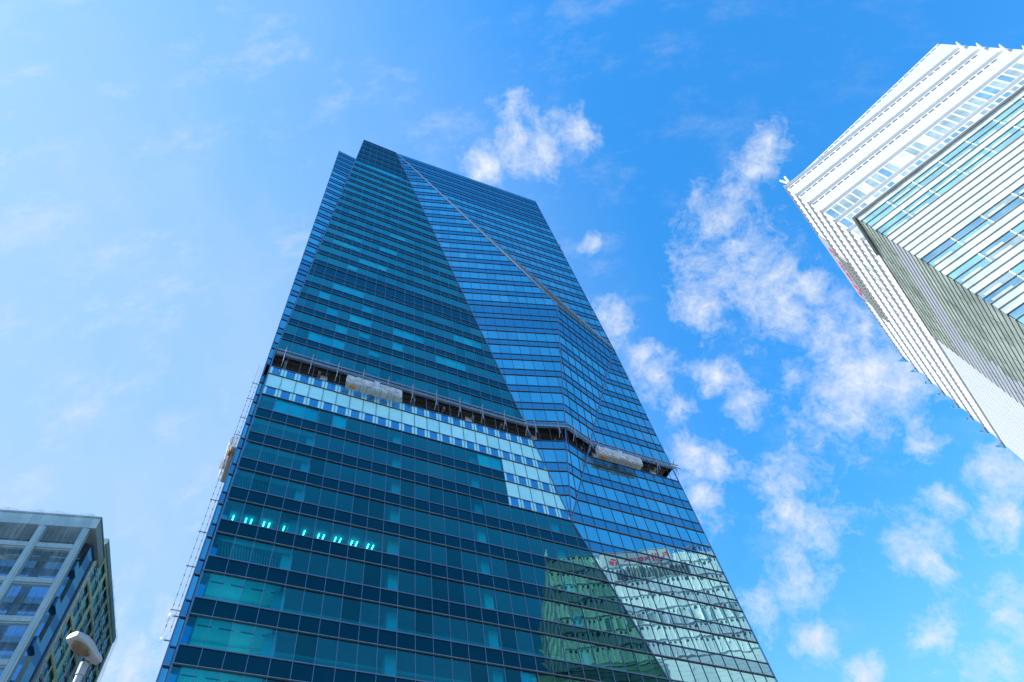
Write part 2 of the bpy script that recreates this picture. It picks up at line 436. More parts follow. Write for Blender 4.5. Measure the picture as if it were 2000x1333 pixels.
def facet(fr, polys, style, name):
    """panes, spandrels and frame of one facet; the open storey stays open"""
    nmech = {'teal': 1}.get(style, 2)
    frame = MB()
    smin = min(p[0] for q in polys for p in q); smax = max(p[0] for q in polys for p in q)
    k0 = math.floor((smin - S0) / PITCH); k1 = math.ceil((smax - S0) / PITCH)
    for z0, z1, kind, sill in BANDS:
        if kind == 'window' and is_open(sill):
            continue
        for k in range(k0, k1):
            sa, sb = S0 + k * PITCH, S0 + (k + 1) * PITCH
            for poly in polys:
                c = clip_rect(poly, sa, sb, z0, z1)
                if not c: continue
                pts = jitter([fr.P(s, z) for s, z in c], fr, 0.0025 if kind == 'window' else 0.0015)
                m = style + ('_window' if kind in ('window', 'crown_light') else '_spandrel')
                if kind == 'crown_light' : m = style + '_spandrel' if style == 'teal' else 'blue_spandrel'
                if kind == 'window' and mech(sill, nmech): m = style + '_spandrel'
                film = False
                if style == 'teal':
                    lv = round((SILL0 - sill) / 4.28)
                    if kind == 'window' and sill < SILL0 and (lv == 1 or (lv in (2, 3) and sa > 30.3)): film = True
                    if kind == 'spandrel' and sill <= SILL0 and (lv in (0, 1) or (lv in (2, 3) and sa > 30.3)):
                        # uncovered glass in the middle, strips of film at both sides
                        for ca, cb, mm in ((sa, sa + .33, 'film'), (sa + .33, sb - .33, 'film_blue'), (sb - .33, sb, 'film')):
                            cc = clip_rect(poly, ca, cb, z0, z1)
                            if cc: SPA.append(([fr.P(s, z) for s, z in cc], mm))
                        continue
                if film: m = random.choice(('film', 'film', 'film_b', 'film_c'))
                elif m.endswith('_window'): m += random.choice(('', '', '', '_dull', '_clean'))
                (FILM if film else WIN if kind == 'window' else SPA).append((pts, m))
    # verticals
    for k in range(k0, k1 + 1):
        s = S0 + k * PITCH
        for poly in polys:
            r = line_range_s(poly, s)
            if not r or r[1] - r[0] < 0.4: continue
            a, b = fr.P(s, r[0], 0.03), fr.P(s, r[1], 0.03)
            frame.bar(a, b, 0.052, 0.06, 'mullion' if style == 'teal' else 'mullion_blue', fr.h)
    # sills and heads
    for z0, z1, kind, sill in BANDS:
        for poly in polys:
            if kind in ('window', 'crown_light'):
                r = line_range_z(poly, z0 + 0.001)
                if r and r[1] - r[0] > 0.3:
                    frame.bar(fr.P(r[0], z0, 0.04), fr.P(r[1], z0, 0.04), 0.10, 0.10, 'mullion' if style == 'teal' else 'mullion_blue')
                r = line_range_z(poly, z1 - 0.001)
                if r and r[1] - r[0] > 0.3:
                    frame.bar(fr.P(r[0], z1 - 0.05, 0.05), fr.P(r[1], z1 - 0.05, 0.05), 0.09, 0.10, 'mullion_dark')
                    frame.bar(fr.P(r[0], z1 + 0.07, 0.04), fr.P(r[1], z1 + 0.07, 0.04), 0.035, 0.08, 'galvanised')
    # edges of the facet
    for poly in polys:
        for i, p in enumerate(poly):
            q = poly[(i + 1) % len(poly)]
            if abs(p[1] - q[1]) > 3 and not (abs(p[1] - 60.65) < .01 and abs(q[1] - 60.65) < .01):
                frame.bar(fr.P(p[0], p[1], 0.02), fr.P(q[0], q[1], 0.02), 0.12, 0.14, 'mullion', fr.n)
    frame.build('mullion_frame', tower)

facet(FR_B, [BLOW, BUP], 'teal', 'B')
facet(FR_B, [DLOW], 'blue', 'Dl')
def plane_frame(a, b, c, toward=CAM_POS):
    n = (b - a).cross(c - a).normalized()
    if n.dot(toward - a) < 0: n = -n
    h = Vector((0, 0, 1)).cross(n).normalized()
    if h.dot(HB) < 0: h = -h
    return Frame(a, h, n)
FR_D = plane_frame(PS, PW, PV)
FR_C = plane_frame(PS, PG, PP0)
FR_CR = plane_frame(PG, PV, PP0)
def shift(fr, anchor):
    """start the mullion grid at the given point"""
    s = fr.sz(anchor)[0]; fr.o = fr.o + fr.h * (s - S0)
    return fr
shift(FR_C, PP0); shift(FR_CR, PP0); shift(FR_D, PV)
facet(FR_D, [[FR_D.sz(PS), FR_D.sz(PV), FR_D.sz(PW)]], 'blue', 'D')
facet(FR_C, [[FR_C.sz(PS), FR_C.sz(PG), FR_C.sz(PP0)]], 'blue', 'C')
facet(FR_CR, [[FR_CR.sz(PG), FR_CR.sz(PV), FR_CR.sz(PP0)]], 'blue', 'Cr')
# the narrow leaning face at the left
HA = Vector((0.7589, 0.6512, 0))
A_bot = L0 + NB * -0.35 + Vector((0, 0, 33.4)); A_top = Vector((-33.109, 44.242, 189.908))
FR_A = plane_frame(A_bot, A_bot + HA, A_top)
a0 = FR_A.sz(Vector((-29.955, 39.982, 33.43)))[0]; a1 = FR_A.sz(A_top)[0]
sl = (a1 - a0) / (189.9 - 33.43); az = a0 - sl * 33.43
FR_A.o = FR_A.o + FR_A.h * (a1 - S0 - 0.0); 
XA = az - a1 + S0
A_POLY = [(XA, 0), (XA + 1.2, 0), (XA + sl * 76 + 1.3, 76), (S0 + 16.0, 189.9), (S0, 189.9)]
facet(FR_A, [A_POLY], 'blue', 'A')
# louvred strip between the folded bay and the face above it
def strip():
    mb = MB(); n = (PG - PS).cross(PV - PS).normalized()
    if n.z < 0: n = -n
    for k in range(7):
        t0, t1 = k / 7.0, (k + 0.55) / 7.0
        def q(t, e): return e.lerp(PS.lerp(PV, (e - PS).length / ((PV - PS).length) if False else 0.5), t)
        m = PS.lerp(PV, 0.47)
        a, b = PG.lerp(m, t0), PG.lerp(m, t1)
        for e in (PS, PV):
            e0 = e.lerp(m, 0)
            mb.poly([a, b, e.lerp(PV if e is PS else PS, 0.002 * k + 0.001), e], 'silver_louvre')
            mb.bar(a + n * .05, e + n * .05, 0.10, 0.16, 'silver_louvre')
    mb.poly([PS - n * .15, PG - n * .15, PV - n * .15], 'mullion_dark')
    mb.build('louvre_strip', tower)
strip()
# hidden sides, back and roof
DEPTH = 34.0
def carcass():
    side = [(FR_A.P(A_POLY[0][0], 0), FR_A.P(A_POLY[-1][0], 189.9))]
    lb, lt = side[0]; back = -NB * DEPTH
    rb, rt = FR_B.P(60.95, 0), PV.copy()
    mb = MB(); zs = [0] + [z for z in SILLS] + [ZR]
    for i in range(len(zs) - 1):
        for (p0, p1) in ((lb, lt), (rb, rt if True else rt)):
            def at(z):
                if p0 is lb: return lb.lerp(lt, z / ZR)
                return rb.lerp(PV, z / PV.z) if z < PV.z else PV.lerp(PW, (z - PV.z) / (ZR - PV.z))
            za, zb = zs[i], zs[i + 1]; zm = za + (HEAD if zb - za > 3.5 else (zb - za) / 2)
            if is_open(za): pass
            N = 12
            for k in range(N):
                f0, f1 = back * (k / N), back * ((k + 1) / N)
                if not (is_open(za) and k < 3):
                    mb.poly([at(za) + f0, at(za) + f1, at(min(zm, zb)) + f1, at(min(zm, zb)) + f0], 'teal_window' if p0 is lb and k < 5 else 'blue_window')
                mb.poly([at(min(zm, zb)) + f0, at(min(zm, zb)) + f1, at(zb) + f1, at(zb) + f0], 'blue_spandrel')
    tag(mb.build('side_window', tower), kind='stuff')
    mb = MB()
    for i in range(len(zs) - 1):
        za, zb = zs[i], zs[i + 1]
        da, db = max(0.4, (za - 33) * .035), max(0.4, (zb - 33) * .035)
        p, q = FR_B.P(left_edge(za), za, -.03), FR_B.P(left_edge(zb), zb, -.03)
        mb.poly([p, p - NB * da, q - NB * db, q], 'blue_spandrel')
    mb.build('wing_return', tower)
    mb = MB()
    mb.poly([lb + back, rb + back, PW + back, lt + back], 'blue_spandrel')
    mb.build('back_wall', tower)
    mb = MB(); z = Vector((0, 0, -0.25))
    ar = FR_A.P(S0 + 15.9, 189.9)
    mb.poly([lt + z, ar + z, PW + z, PW + back + z, lt + back + z], 'roof_grey')
    mb.build('roof', tower)
carcass()

def interior():
    # floor slabs behind the front face; underside = ceiling of the storey below
    for i, z in enumerate(SILLS):
        mb = MB(); s0 = left_edge(z) + 0.35 - (0 if z < 78 else 0.2)
        bare = is_open(z - 4.19) or is_open(z)
        o = FR_B.P(s0, z - 1.42, -0.4)
        below = SILLS[i - 1] if i else 0.0
        bright = any(abs(below - q) < .1 for q in (40.86, 36.58, 32.30))
        mm = 'bare_deck' if is_open(below) else 'ceiling' if bright else 'mid_ceiling' if (z > 80 ) else 'room_ceiling'  # ceiling tone carries how brightly each storey is lit
        if bright:
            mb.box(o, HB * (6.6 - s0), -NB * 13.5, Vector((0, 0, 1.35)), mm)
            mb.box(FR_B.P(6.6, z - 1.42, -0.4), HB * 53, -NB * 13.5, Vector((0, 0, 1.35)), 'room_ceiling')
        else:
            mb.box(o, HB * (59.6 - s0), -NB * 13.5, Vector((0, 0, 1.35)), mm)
        for k in range(34):       # small pale boxes on the sill behind each pane
            if s0 + .6 + 1.69 * k < 58: mb.box(FR_B.P(s0 + .6 + 1.69 * k, z - .07, -.5), HB * .22, -NB * .1, Vector((0, 0, .16)), 'column_white')
        if abs(z - 40.86) < .1 or abs(z - 36.58) < .1 or abs(z - 32.3) < .1:
            mb.box(FR_B.P(s0 + .02, z - .07, -.5), HB * 6.2, -NB * 12, Vector((0, 0, .03)), 'column_white')  # pale floor sheet added to bounce light up to the ceiling
        if 44 < below < 72 and not is_open(below) and abs(below - 49.42) > .1:   # bare joists and a brace at the left end
            for k in range(22):
                a = FR_B.P(s0 + .5 + .26 * k, z - 1.6, -1.0 - .05 * k); mb.bar(a, a - NB * 5.5 + HB * .9, .06, .12, 'mid_ceiling')
            if not abs(below - 49.42) < .1:
                mb.bar(FR_B.P(s0 + 1, z - 1.9, -4.5), FR_B.P(s0 + 6, z - 4.2, -3.4), .35, .3, 'mid_ceiling')
                mb.box(FR_B.P(s0, z - 1.42, -.45), HB * 6.5, -NB * .35, Vector((0, 0, -.34)), 'column_white')
        if is_open(z - 4.19):
            for k in range(14):
                p = FR_B.P(1.5 + 4.3 * k, z - 1.42, -0.5)
                mb.box(p, HB * 0.3, -NB * 12, Vector((0, 0, -0.55)), 'galvanised')
            for k in range(4):
                p = FR_B.P(s0, z - 1.42, -1.2 - 2.6 * k)
                mb.box(p, HB * 58, -NB * 0.25, Vector((0, 0, -0.42)), 'bare_deck')
        elif mm in ('ceiling', 'mid_ceiling'):
            # strip of ceiling set lower behind the facade, and slots for the air
            for k in range(0, 34):
                p = FR_B.P(s0 + 0.5 + 1.69 * k, z - 1.424, -1.3)
                if s0 + 0.5 + 1.69 * k < 57: mb.box(p, HB * 1.1, -NB * 0.16, Vector((0, 0, -0.02)), 'gap_shade_dark')
            mb.box(FR_B.P(s0, z - 1.42, -3.1), HB * (59 - s0), -NB * 0.5, Vector((0, 0, -0.28)), 'ceiling')
        mb.build('floor_slab', tower)
    # core walls, storey by storey blocks of partitions
    mb = MB()
    mb.box(FR_B.P(2.2, 0, -9.2), HB * 55, -NB * 4, Vector((0, 0, 188)), 'room_wall')
    mb.build('core_wall', tower)
    for k in range(6):
        mb = MB(); s = 6.2 + 10.14 * k
        mb.box(FR_B.P(s, 0, -1.1), HB * 0.95, -NB * 0.95, Vector((0, 0, 188 if k > 0 else 150)), 'column_white')
        mb.build('column', tower)
    # blinds pulled down in some rooms
    rb = random.Random(3); n = 0
    for i, z in enumerate(SILLS):
        if is_open(z) or z > 165 or z < 30: continue
        k = 0
        if z < 62: k = 9
        while k < 22:
            dens = 0.32 if (80 < z < 122 and k < 9) else 0.025 if z < 130 else 0.008
            if rb.random() < dens and n < 95:
                run = rb.choice((1, 1, 2, 3))
                mb = MB(); s = S0 + PITCH * k + 0.06 + left_edge(z) * 0
                if s > left_edge(z) + 0.3:
                    drop = rb.choice((2.55, 2.55, 2.55, 1.3))
                    m = max(2, run * 3); pts = []
                    for q in range(m):
                        w = (PITCH * run - .12) / m
                        a = 0.04 * math.sin(q * 2.1); b = 0.04 * math.sin((q + 1) * 2.1)
                        mb.poly([FR_B.P(s + w * q, z + HEAD - drop, -.28 + a), FR_B.P(s + w * (q + 1), z + HEAD - drop, -.28 + b), FR_B.P(s + w * (q + 1), z + HEAD - .05, -.28 + b), FR_B.P(s + w * q, z + HEAD - .05, -.28 + a)], 'blind')
                    mb.build('roller_blind', tower); n += 1
                k += run
            k += 1
    # the storey with its lights on
    # cove lamps standing on the wall units of the three lit storeys at the left
    for z in (40.86, 36.58, 32.30):
        for d in (5.2, 2.6):
            mb = MB(); mb.box(FR_B.P(.6, z + .75, -d), HB * 5.6, -NB * .25, Vector((0, 0, .12)), 'column_white'); mb.build('lamp_shelf', tower)
            mb = MB(); mb.box(FR_B.P(.7, z + .872, -d - .05), HB * 5.4, -NB * .12, Vector((0, 0, .03)), 'cove_tube'); mb.build('cove_light', tower)
    zc = 49.42 + HEAD - 0.05
    for k in range(0, 9):
        for e in ((0.5, 1.0) if k not in (3, 4) else (0.75,)):
            s = S0 + PITCH * k + e + (0.3 if k > 3 else 0)
            mb = MB(); mb.box(FR_B.P(s, zc - 0.05, -1.9), HB * 0.10, -NB * 0.9, Vector((0, 0, 0.03)), 'lit_tube')
            mb.build('ceiling_light', tower)
interior()
emit_cells(FILM, 'film_panel', 'film_panels', tower)
emit_cells(WIN, 'window', 'windows', tower)
emit_cells(SPA, 'spandrel_panel', 'spandrel_panels', tower)

# scaffold along the open storey
def at_edge(a, b, z): return a.lerp(b, (z - a.z) / (b.z - a.z))
def scaffold():
    z = OPEN_TOP
    def path(z, off):
        e1 = at_edge(PP0, PS, z); e2 = at_edge(PP0, PG, z); e3 = at_edge(PP0, PV, z)
        return [FR_B.P(0.2, z, off), e1 + NB * off, e2 + (FR_C.n + FR_CR.n).normalized() * off, e3 + NB * off, FR_B.P(61.1, z, off)]
    for zz, off, w in ((z + 0.25, 0.75, .12), (z - 0.65, 0.95, .10), (z + 0.2, 0.18, .18)):
        mb = MB(); p = path(zz, off)
        for a, b in zip(p, p[1:]): mb.bar(a, b, w, w, 'galvanised')
        mb.build('scaffold_rail', tower)
    p0 = path(z, 0.1); nrm = [NB, FR_C.n, FR_CR.n, NB]
    for i in range(4):
        a, b = p0[i], p0[i + 1]; L = (b - a).length; k = 1.0
        while k < L - 0.3:
            q = a.lerp(b, k / L); n = Vector((nrm[i].x, nrm[i].y, 0)).normalized(); mb = MB()
            mb.bar(q + Vector((0, 0, -.1)), q + n * 1.05 + Vector((0, 0, 0.75)), 0.09, 0.09, 'galvanised')
            mb.bar(q + n * 0.8 + Vector((0, 0, 0.5)), q + n * 0.75 + Vector((0, 0, -2.2)), 0.07, 0.07, 'galvanised')
            mb.bar(q + Vector((0, 0, -2.2)) - n * 0.1, q + n * 0.8 + Vector((0, 0, -.65)), 0.06, 0.06, 'galvanised')
            mb.build('bracket', tower); k += 3.38
scaffold()

# suspended work platforms wrapped in white netting
def platform(o, h, n, length, label, group, fat=.04, wide=1.0):
    """o: lower rear corner next to the wall, h along, n outward"""
    o = Vector(o); h = Vector(h).normalized(); n = Vector(n).normalized(); Z = Vector((0, 0, 1))
    t = thing('work_platform', label, 'work platform', o, group)
    mb = MB(); k = 8
    for i in range(k):
        mb.box(o + h * (length / k * i + .03), h * (length / k - .06), n * 0.85 * wide, Z * 0.10, 'deck_panel')
    mb.box(o + h * .02 + n * .02 + Z * .10, h * (length - .04), n * 0.06, Z * 0.08, 'galvanised')
    mb.box(o + h * .02 + n * .77 + Z * .10, h * (length - .04), n * 0.06, Z * 0.08, 'galvanised')
    deck = mb.build('deck', t)
    mb = MB()
    for i in range(6):
        p = o + h * (.1 + (length - .2) / 5 * i) + n * .8
        mb.bar(p + Z * .1, p + Z * 1.75, .05, .05, 'galvanised')
    for zz in (.6, 1.15, 1.7):
        mb.bar(o + h * .1 + n * .8 + Z * zz, o + h * (length - .1) + n * .8 + Z * zz, .05, .05, 'galvanised')
    mb.build('guard_rail', t)
    # two halves of netting with a wrapped hoist frame between them
    rr = random.Random(int(length * 100) + int(o.x))
    def sheet(a, b, top, name):
        mb = MB(); N = max(4, int((b - a) * 3)); M = 6; g = []
        for i in range(N + 1):
            row = []
            for j in range(M + 1):
                x = a + (b - a) * i / N; zz = .12 + (top - .12) * j / M
                bulge = .92 + fat * math.sin(math.pi * (j + .5) / (M + 1)) + .07 * math.sin(math.pi * j / M) + rr.uniform(-.035, .035)
                row.append(o + h * x + n * (bulge * wide) + Z * (zz - (0.10 * abs(math.sin(x * 2.1)) if j == M else 0) + (rr.uniform(-.06, .04) if j in (0, M) else 0)))
            g.append(row)
        for i in range(N):
            for j in range(M):
                mb.poly([g[i][j], g[i + 1][j], g[i + 1][j + 1], g[i][j + 1]], 'wrap_net')
        # folded round the end
        for e, sgn in ((0, -1), (N, 1)):
            for j in range(M):
                mb.poly([g[e][j], g[e][j + 1], g[e][j + 1] - n * .8 * wide, g[e][j] - n * .8 * wide], 'wrap_net')
        for i in range(N):
            mb.poly([g[i][M], g[i + 1][M], g[i + 1][M] - n * .55, g[i][M] - n * .55], 'wrap_net')
        mb.build(name, t, True)
    mid = length * 0.47
    sheet(0, mid, 1.75, 'net_cover'); sheet(mid + .95, length, 1.75, 'net_cover')
    mb = MB(); p = o + h * mid + Z * .05
    mb.hexa([p, p + h * .95, p + h * .95 + n * 1.15, p + n * 1.15, p + Z * 2.2 + h * .12, p + Z * 2.2 + h * .83, p + Z * 2.0 + h * .8 + n * .9, p + Z * 2.0 + h * .15 + n * .9], 'wrap_net')
    mb.build('hoist_cover', t)
    mb = MB(); mb.box(o + h * .5 - Z * .16 + n * .3, h * .7, n * .35, Z * .16, 'orange'); mb.build('motor', deck)
    mb = MB()
    for q in (.3, length - .3):
        mb.tube([o + h * q + n * .4 + Z * 1.7, o + h * q + n * .4 + Z * 3.2], .02, 'cable', 6)
    mb.build('wire_rope', t)
    return t
g = 'net-wrapped platforms hung on the tower'
platform(FR_B.P(9.2, 74.2, .5), HB, NB, 7.2, 'white net wrapped work platform below the open floor on the teal face', g)
platform(FR_B.P(45.9, 74.5, .5), HB, NB, 7.3, 'white net wrapped work platform on the blue face near the fold', g)
lh = FR_A.P(FR_A.sz(FR_A.P(0, 60))[0], 60)
def left_pt(z, out=0.0, back=0.0):
    p0 = FR_A.P(A_POLY[0][0], 0); p1 = FR_A.P(A_POLY[-1][0], 189.9)
    return p0.lerp(p1, z / 189.9) - HB * out - NB * back
platform(left_pt(61.0, .02, .4), -NB, -HB, 5.2, 'white work platform seen end on at the tower left edge', g, .55, .62)
# guide rails of that platform
def rails():
    base = left_pt(38, .5, 0)
    t = thing('guide_rail', 'pair of thin climbing rails standing off the tower left edge', 'rail', base)
    for off in (0.28, 0.68):
        mb = MB(); mb.tube([left_pt(38, off, .3), left_pt(77.5, off, .3)], .017, 'cable', 6)
        z = 38.5
        while z < 74:
            mb.tube([left_pt(z, off, .3) - Vector((0, 0, .1)), left_pt(z, off, .3) + Vector((0, 0, .1))], .042, 'cable', 6); z += 1.0
        mb.build('rail', t)
    for z in (40, 44.5, 48.5, 52.7, 63.0, 66.2, 70, 73.3):
        mb = MB(); mb.bar(left_pt(z, 0, .3), left_pt(z, .8, .3), .07, .07, 'galvanised'); mb.build('tie', t)
rails()
def dish(z, r, label):
    c = left_pt(z, .5, .5)
    t = thing('antenna_dish', label, 'dish', c, 'round dishes on the tower left edge')
    mb = MB(); ax = (-HB * .75 + NB * .55 + Vector((0, 0, .3))).normalized(); x = ax.cross(Vector((0, 0, 1))).normalized(); y = ax.cross(x)
    rings = []
    for i in range(7):
        a = i / 6 * 1.25; rr = r * math.sin(a) / math.sin(1.25); d = r * .9 * (1 - math.cos(a))
        rings.append([c + ax * (-d + .3) + x * rr * math.cos(q * math.pi / 10) + y * rr * math.sin(q * math.pi / 10) for q in range(20)])
    for a, b in zip(rings, rings[1:]):
        for q in range(20): mb.poly([a[q], a[(q + 1) % 20], b[(q + 1) % 20], b[q]], 'dish_skin')
    mb.build('bowl', t, True)
    mb = MB(); mb.tube([left_pt(z, 0, .5), c], .06, 'galvanised', 8); mb.build('arm', t)
dish(39.6, .55, 'larger round pale dish on the tower left edge')
dish(37.4, .36, 'smaller pale dish just below the larger one on the tower edge')
# red jib lying behind the parapet
def crane():
    a = PS.lerp(PW, .40) - NB * .6 + Vector((0, 0, .1)); b = PS.lerp(PW, .56) - NB * .6 + Vector((0, 0, .1))
    t = thing('roof_crane', 'red crane jib lying along the tower roof edge', 'crane', a)
    mb = MB()
    for off in (Vector((0, 0, .0)), Vector((0, 0, 1.1))): mb.bar(a + off, b + off, .22, .22, 'red_paint')
    for k in range(9):
        p, q = a.lerp(b, k / 9), a.lerp(b, (k + 1) / 9); mb.bar(p, q + Vector((0, 0, 1.1)), .14, .14, 'red_paint')
    mb.build('jib', t)
    mb = MB(); mb.box(b - HB * .4 - NB * .2, HB * .8, -NB * .8, Vector((0, 0, 1.9)), 'red_paint'); mb.build('machine_box', t)
crane()

# ------------------------------------------------------------------ white building on the right
KX = Vector((46.214, 43.549, 0)); HF = Vector((0.863, -0.505, 0)).normalized(); HL = Vector((0.505, 0.863, 0)).normalized()
NF = Vector((-HL.x, -HL.y, 0)); NL = Vector((-HF.x, -HF.y, 0))
UP_F = Frame(KX, HF, NF); UP_L = Frame(KX, HL, NL)
JX = Vector((42.561, 37.914, 0))
LO_F = Frame(JX, HF, NF)
LO_L = Frame(JX, HL, NL)
FINS = [97.2, 93.7, 90.0, 86.5, 82.9, 79.6, 76.4, 72.8]
white = thing('white_office', 'white banded office block with projecting fins, on the right', 'building', KX)
WWIN = []
def top_z(face, s): return 97.2 + (4.6 * s / 29 if face == 'F' else -2.0 * s / 44.5)
def white_upper():
    for face, fr, LEN in (('F', UP_F, 29.0), ('L', UP_L, 44.3)):
        wall = MB(); ribs = MB()
        # wall behind
        endtop = top_z(face, LEN)
        if face == 'F':
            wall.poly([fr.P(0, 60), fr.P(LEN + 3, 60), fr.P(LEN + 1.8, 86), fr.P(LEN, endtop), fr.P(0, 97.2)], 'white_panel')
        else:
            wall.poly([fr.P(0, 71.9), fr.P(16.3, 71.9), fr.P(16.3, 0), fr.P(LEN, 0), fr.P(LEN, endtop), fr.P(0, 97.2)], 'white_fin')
        wall.build('wall', white)
        for i, z in enumerate(FINS):
            # fin: a wedge whose tip stands out
            mb = MB(); z1 = z; tip = .32 if face == 'F' else .2; e = LEN + (0.0 if face == 'L' else (97 - z) * .12)
            A, Bq = (-.2 if face == 'F' else -.5), e
            def row(s, zz): return [fr.P(s, zz - tip * .8, 0.01), fr.P(s, zz, tip), fr.P(s, zz + .05, tip), fr.P(s, zz + .05, 0.01)]
            r0, r1 = row(A if face == 'F' else A, z), row(Bq, z1)
            for q in range(4): mb.poly([r0[q], r1[q], r1[(q + 1) % 4], r0[(q + 1) % 4]], 'white_fin')
            mb.poly(r0, 'white_fin'); mb.poly(list(reversed(r1)), 'gap_shade_dark' if face == 'L' else 'white_fin')
            # bracket plate closing the end of the fin
            hv = HF if face == 'F' else HL; q = [fr.P(e, z - 1.5, .0), fr.P(e, z + .05, .0), fr.P(e, z + .05, 1.15)]
            a3, b3 = q, [k + hv * .12 for k in q]; mm = 'white_fin' if face == 'F' else 'film_blue'
            fin = mb.build('fin', white); mb = MB()
            mb.poly(a3, mm); mb.poly(list(reversed(b3)), mm)
            for k in range(3): mb.poly([a3[k], b3[k], b3[(k + 1) % 3], a3[(k + 1) % 3]], mm)
            mb.build('end_plate', fin)
        pitch = 1.02
        for i in range(len(FINS) - 1):
            zt, zb = FINS[i], FINS[i + 1]
            k = 0
            while k * pitch < LEN - .5:
                s = k * pitch + .1
                isw = (face == 'F' and i >= 3) or (face == 'L' and i == 4 and 8 < s < 40 and k % 2 == 0)
                ztt = zt
                if isw:
                    m = random.choice(('grey_window', 'grey_window', 'grey_window', 'pale_glass', 'sky_glass'))
                    WWIN.append(([fr.P(s + .12, zb + .25, .03), fr.P(s + pitch - .06, zb + .25, .03), fr.P(s + pitch - .06, zt - .62, .03), fr.P(s + .12, zt - .62, .03)], m))
                    ribs.box(fr.P(s - .06, zb + .06, .0), HF * .14 if face == 'F' else HL * .14, fr.n * .14, Vector((0, 0, zt - zb - .62)), 'white_fin')
                else:
                    hv = HF if face == 'F' else HL
                    ribs.box(fr.P(s - .04, zb + .06, .0), hv * .08, fr.n * .10, Vector((0, 0, ztt - zb - .62)), 'white_fin')
                    # dark dash under the fin: its shade painted in front, a bracket at left
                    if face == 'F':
                        ribs.box(fr.P(s + .10, ztt - .86, .005), hv * (pitch - .22), fr.n * .012, Vector((0, 0, .26)), 'gap_shade_dark')
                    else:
                        ribs.box(fr.P(s + .15, ztt - .95, .005), hv * .40, fr.n * .03, Vector((0, 0, .55)), 'gap_shade_dark')
                k += 1
        if face == 'F':      # joint gaps of the sloping parapet above the first fin
            k = 3
            while k * 1.02 < LEN:
                s = k * 1.02; zz = top_z('F', s) - .45
                if zz > 97.5: ribs.box(fr.P(s, zz, .005), HF * .75, fr.n * .02, Vector((0, 0, .16)), 'gap_shade_dark')
                k += 1
        ribs.build('panel_rib', white)
        if face == 'L':
            # machine louvre behind the sign band
            mb = MB()
            for k in range(40):
                mb.box(fr.P(13 + .38 * k, 90.25, .02), HL * .2, NL * .25, Vector((0, 0, 2.6)), 'gap_shade_dark' if k % 2 else 'beige_fin')
            mb.build('louvre', white)
    # seams of the blank end wall
    mb = MB()
    for k in range(70):
        mb.box(UP_L.P(17.5, 71.3 - 1.0 * k, -.006), HL * 26.5, NL * .012, Vector((0, 0, .035)), 'kerb')
    for k in range(9):
        mb.box(UP_L.P(18.6 + 3.0 * k, 2, -.006), HL * .03, NL * .014, Vector((0, 0, 69.4)), 'kerb')
    tag(mb.build('wall_seam', white), kind='stuff')
    mb = MB(); mb.poly([UP_F.P(0, 97.0), UP_F.P(29, 101.4), UP_F.P(29, 101.4) + HL * 44, UP_L.P(44, 95)], 'roof_grey'); mb.build('roof', white)
    mb = MB()
    mb.poly([UP_L.P(44.3, 0), UP_L.P(44.3, 95.2), UP_L.P(44.3, 95.2) + HF * 30, UP_L.P(44.3, 0) + HF * 30], 'white_panel')
    mb.poly([UP_F.P(30, 0), UP_F.P(29, 101), UP_F.P(29, 101) + HL * 44, UP_F.P(30, 0) + HL * 44], 'white_panel')
    mb.build('rear_wall', white)
white_upper()
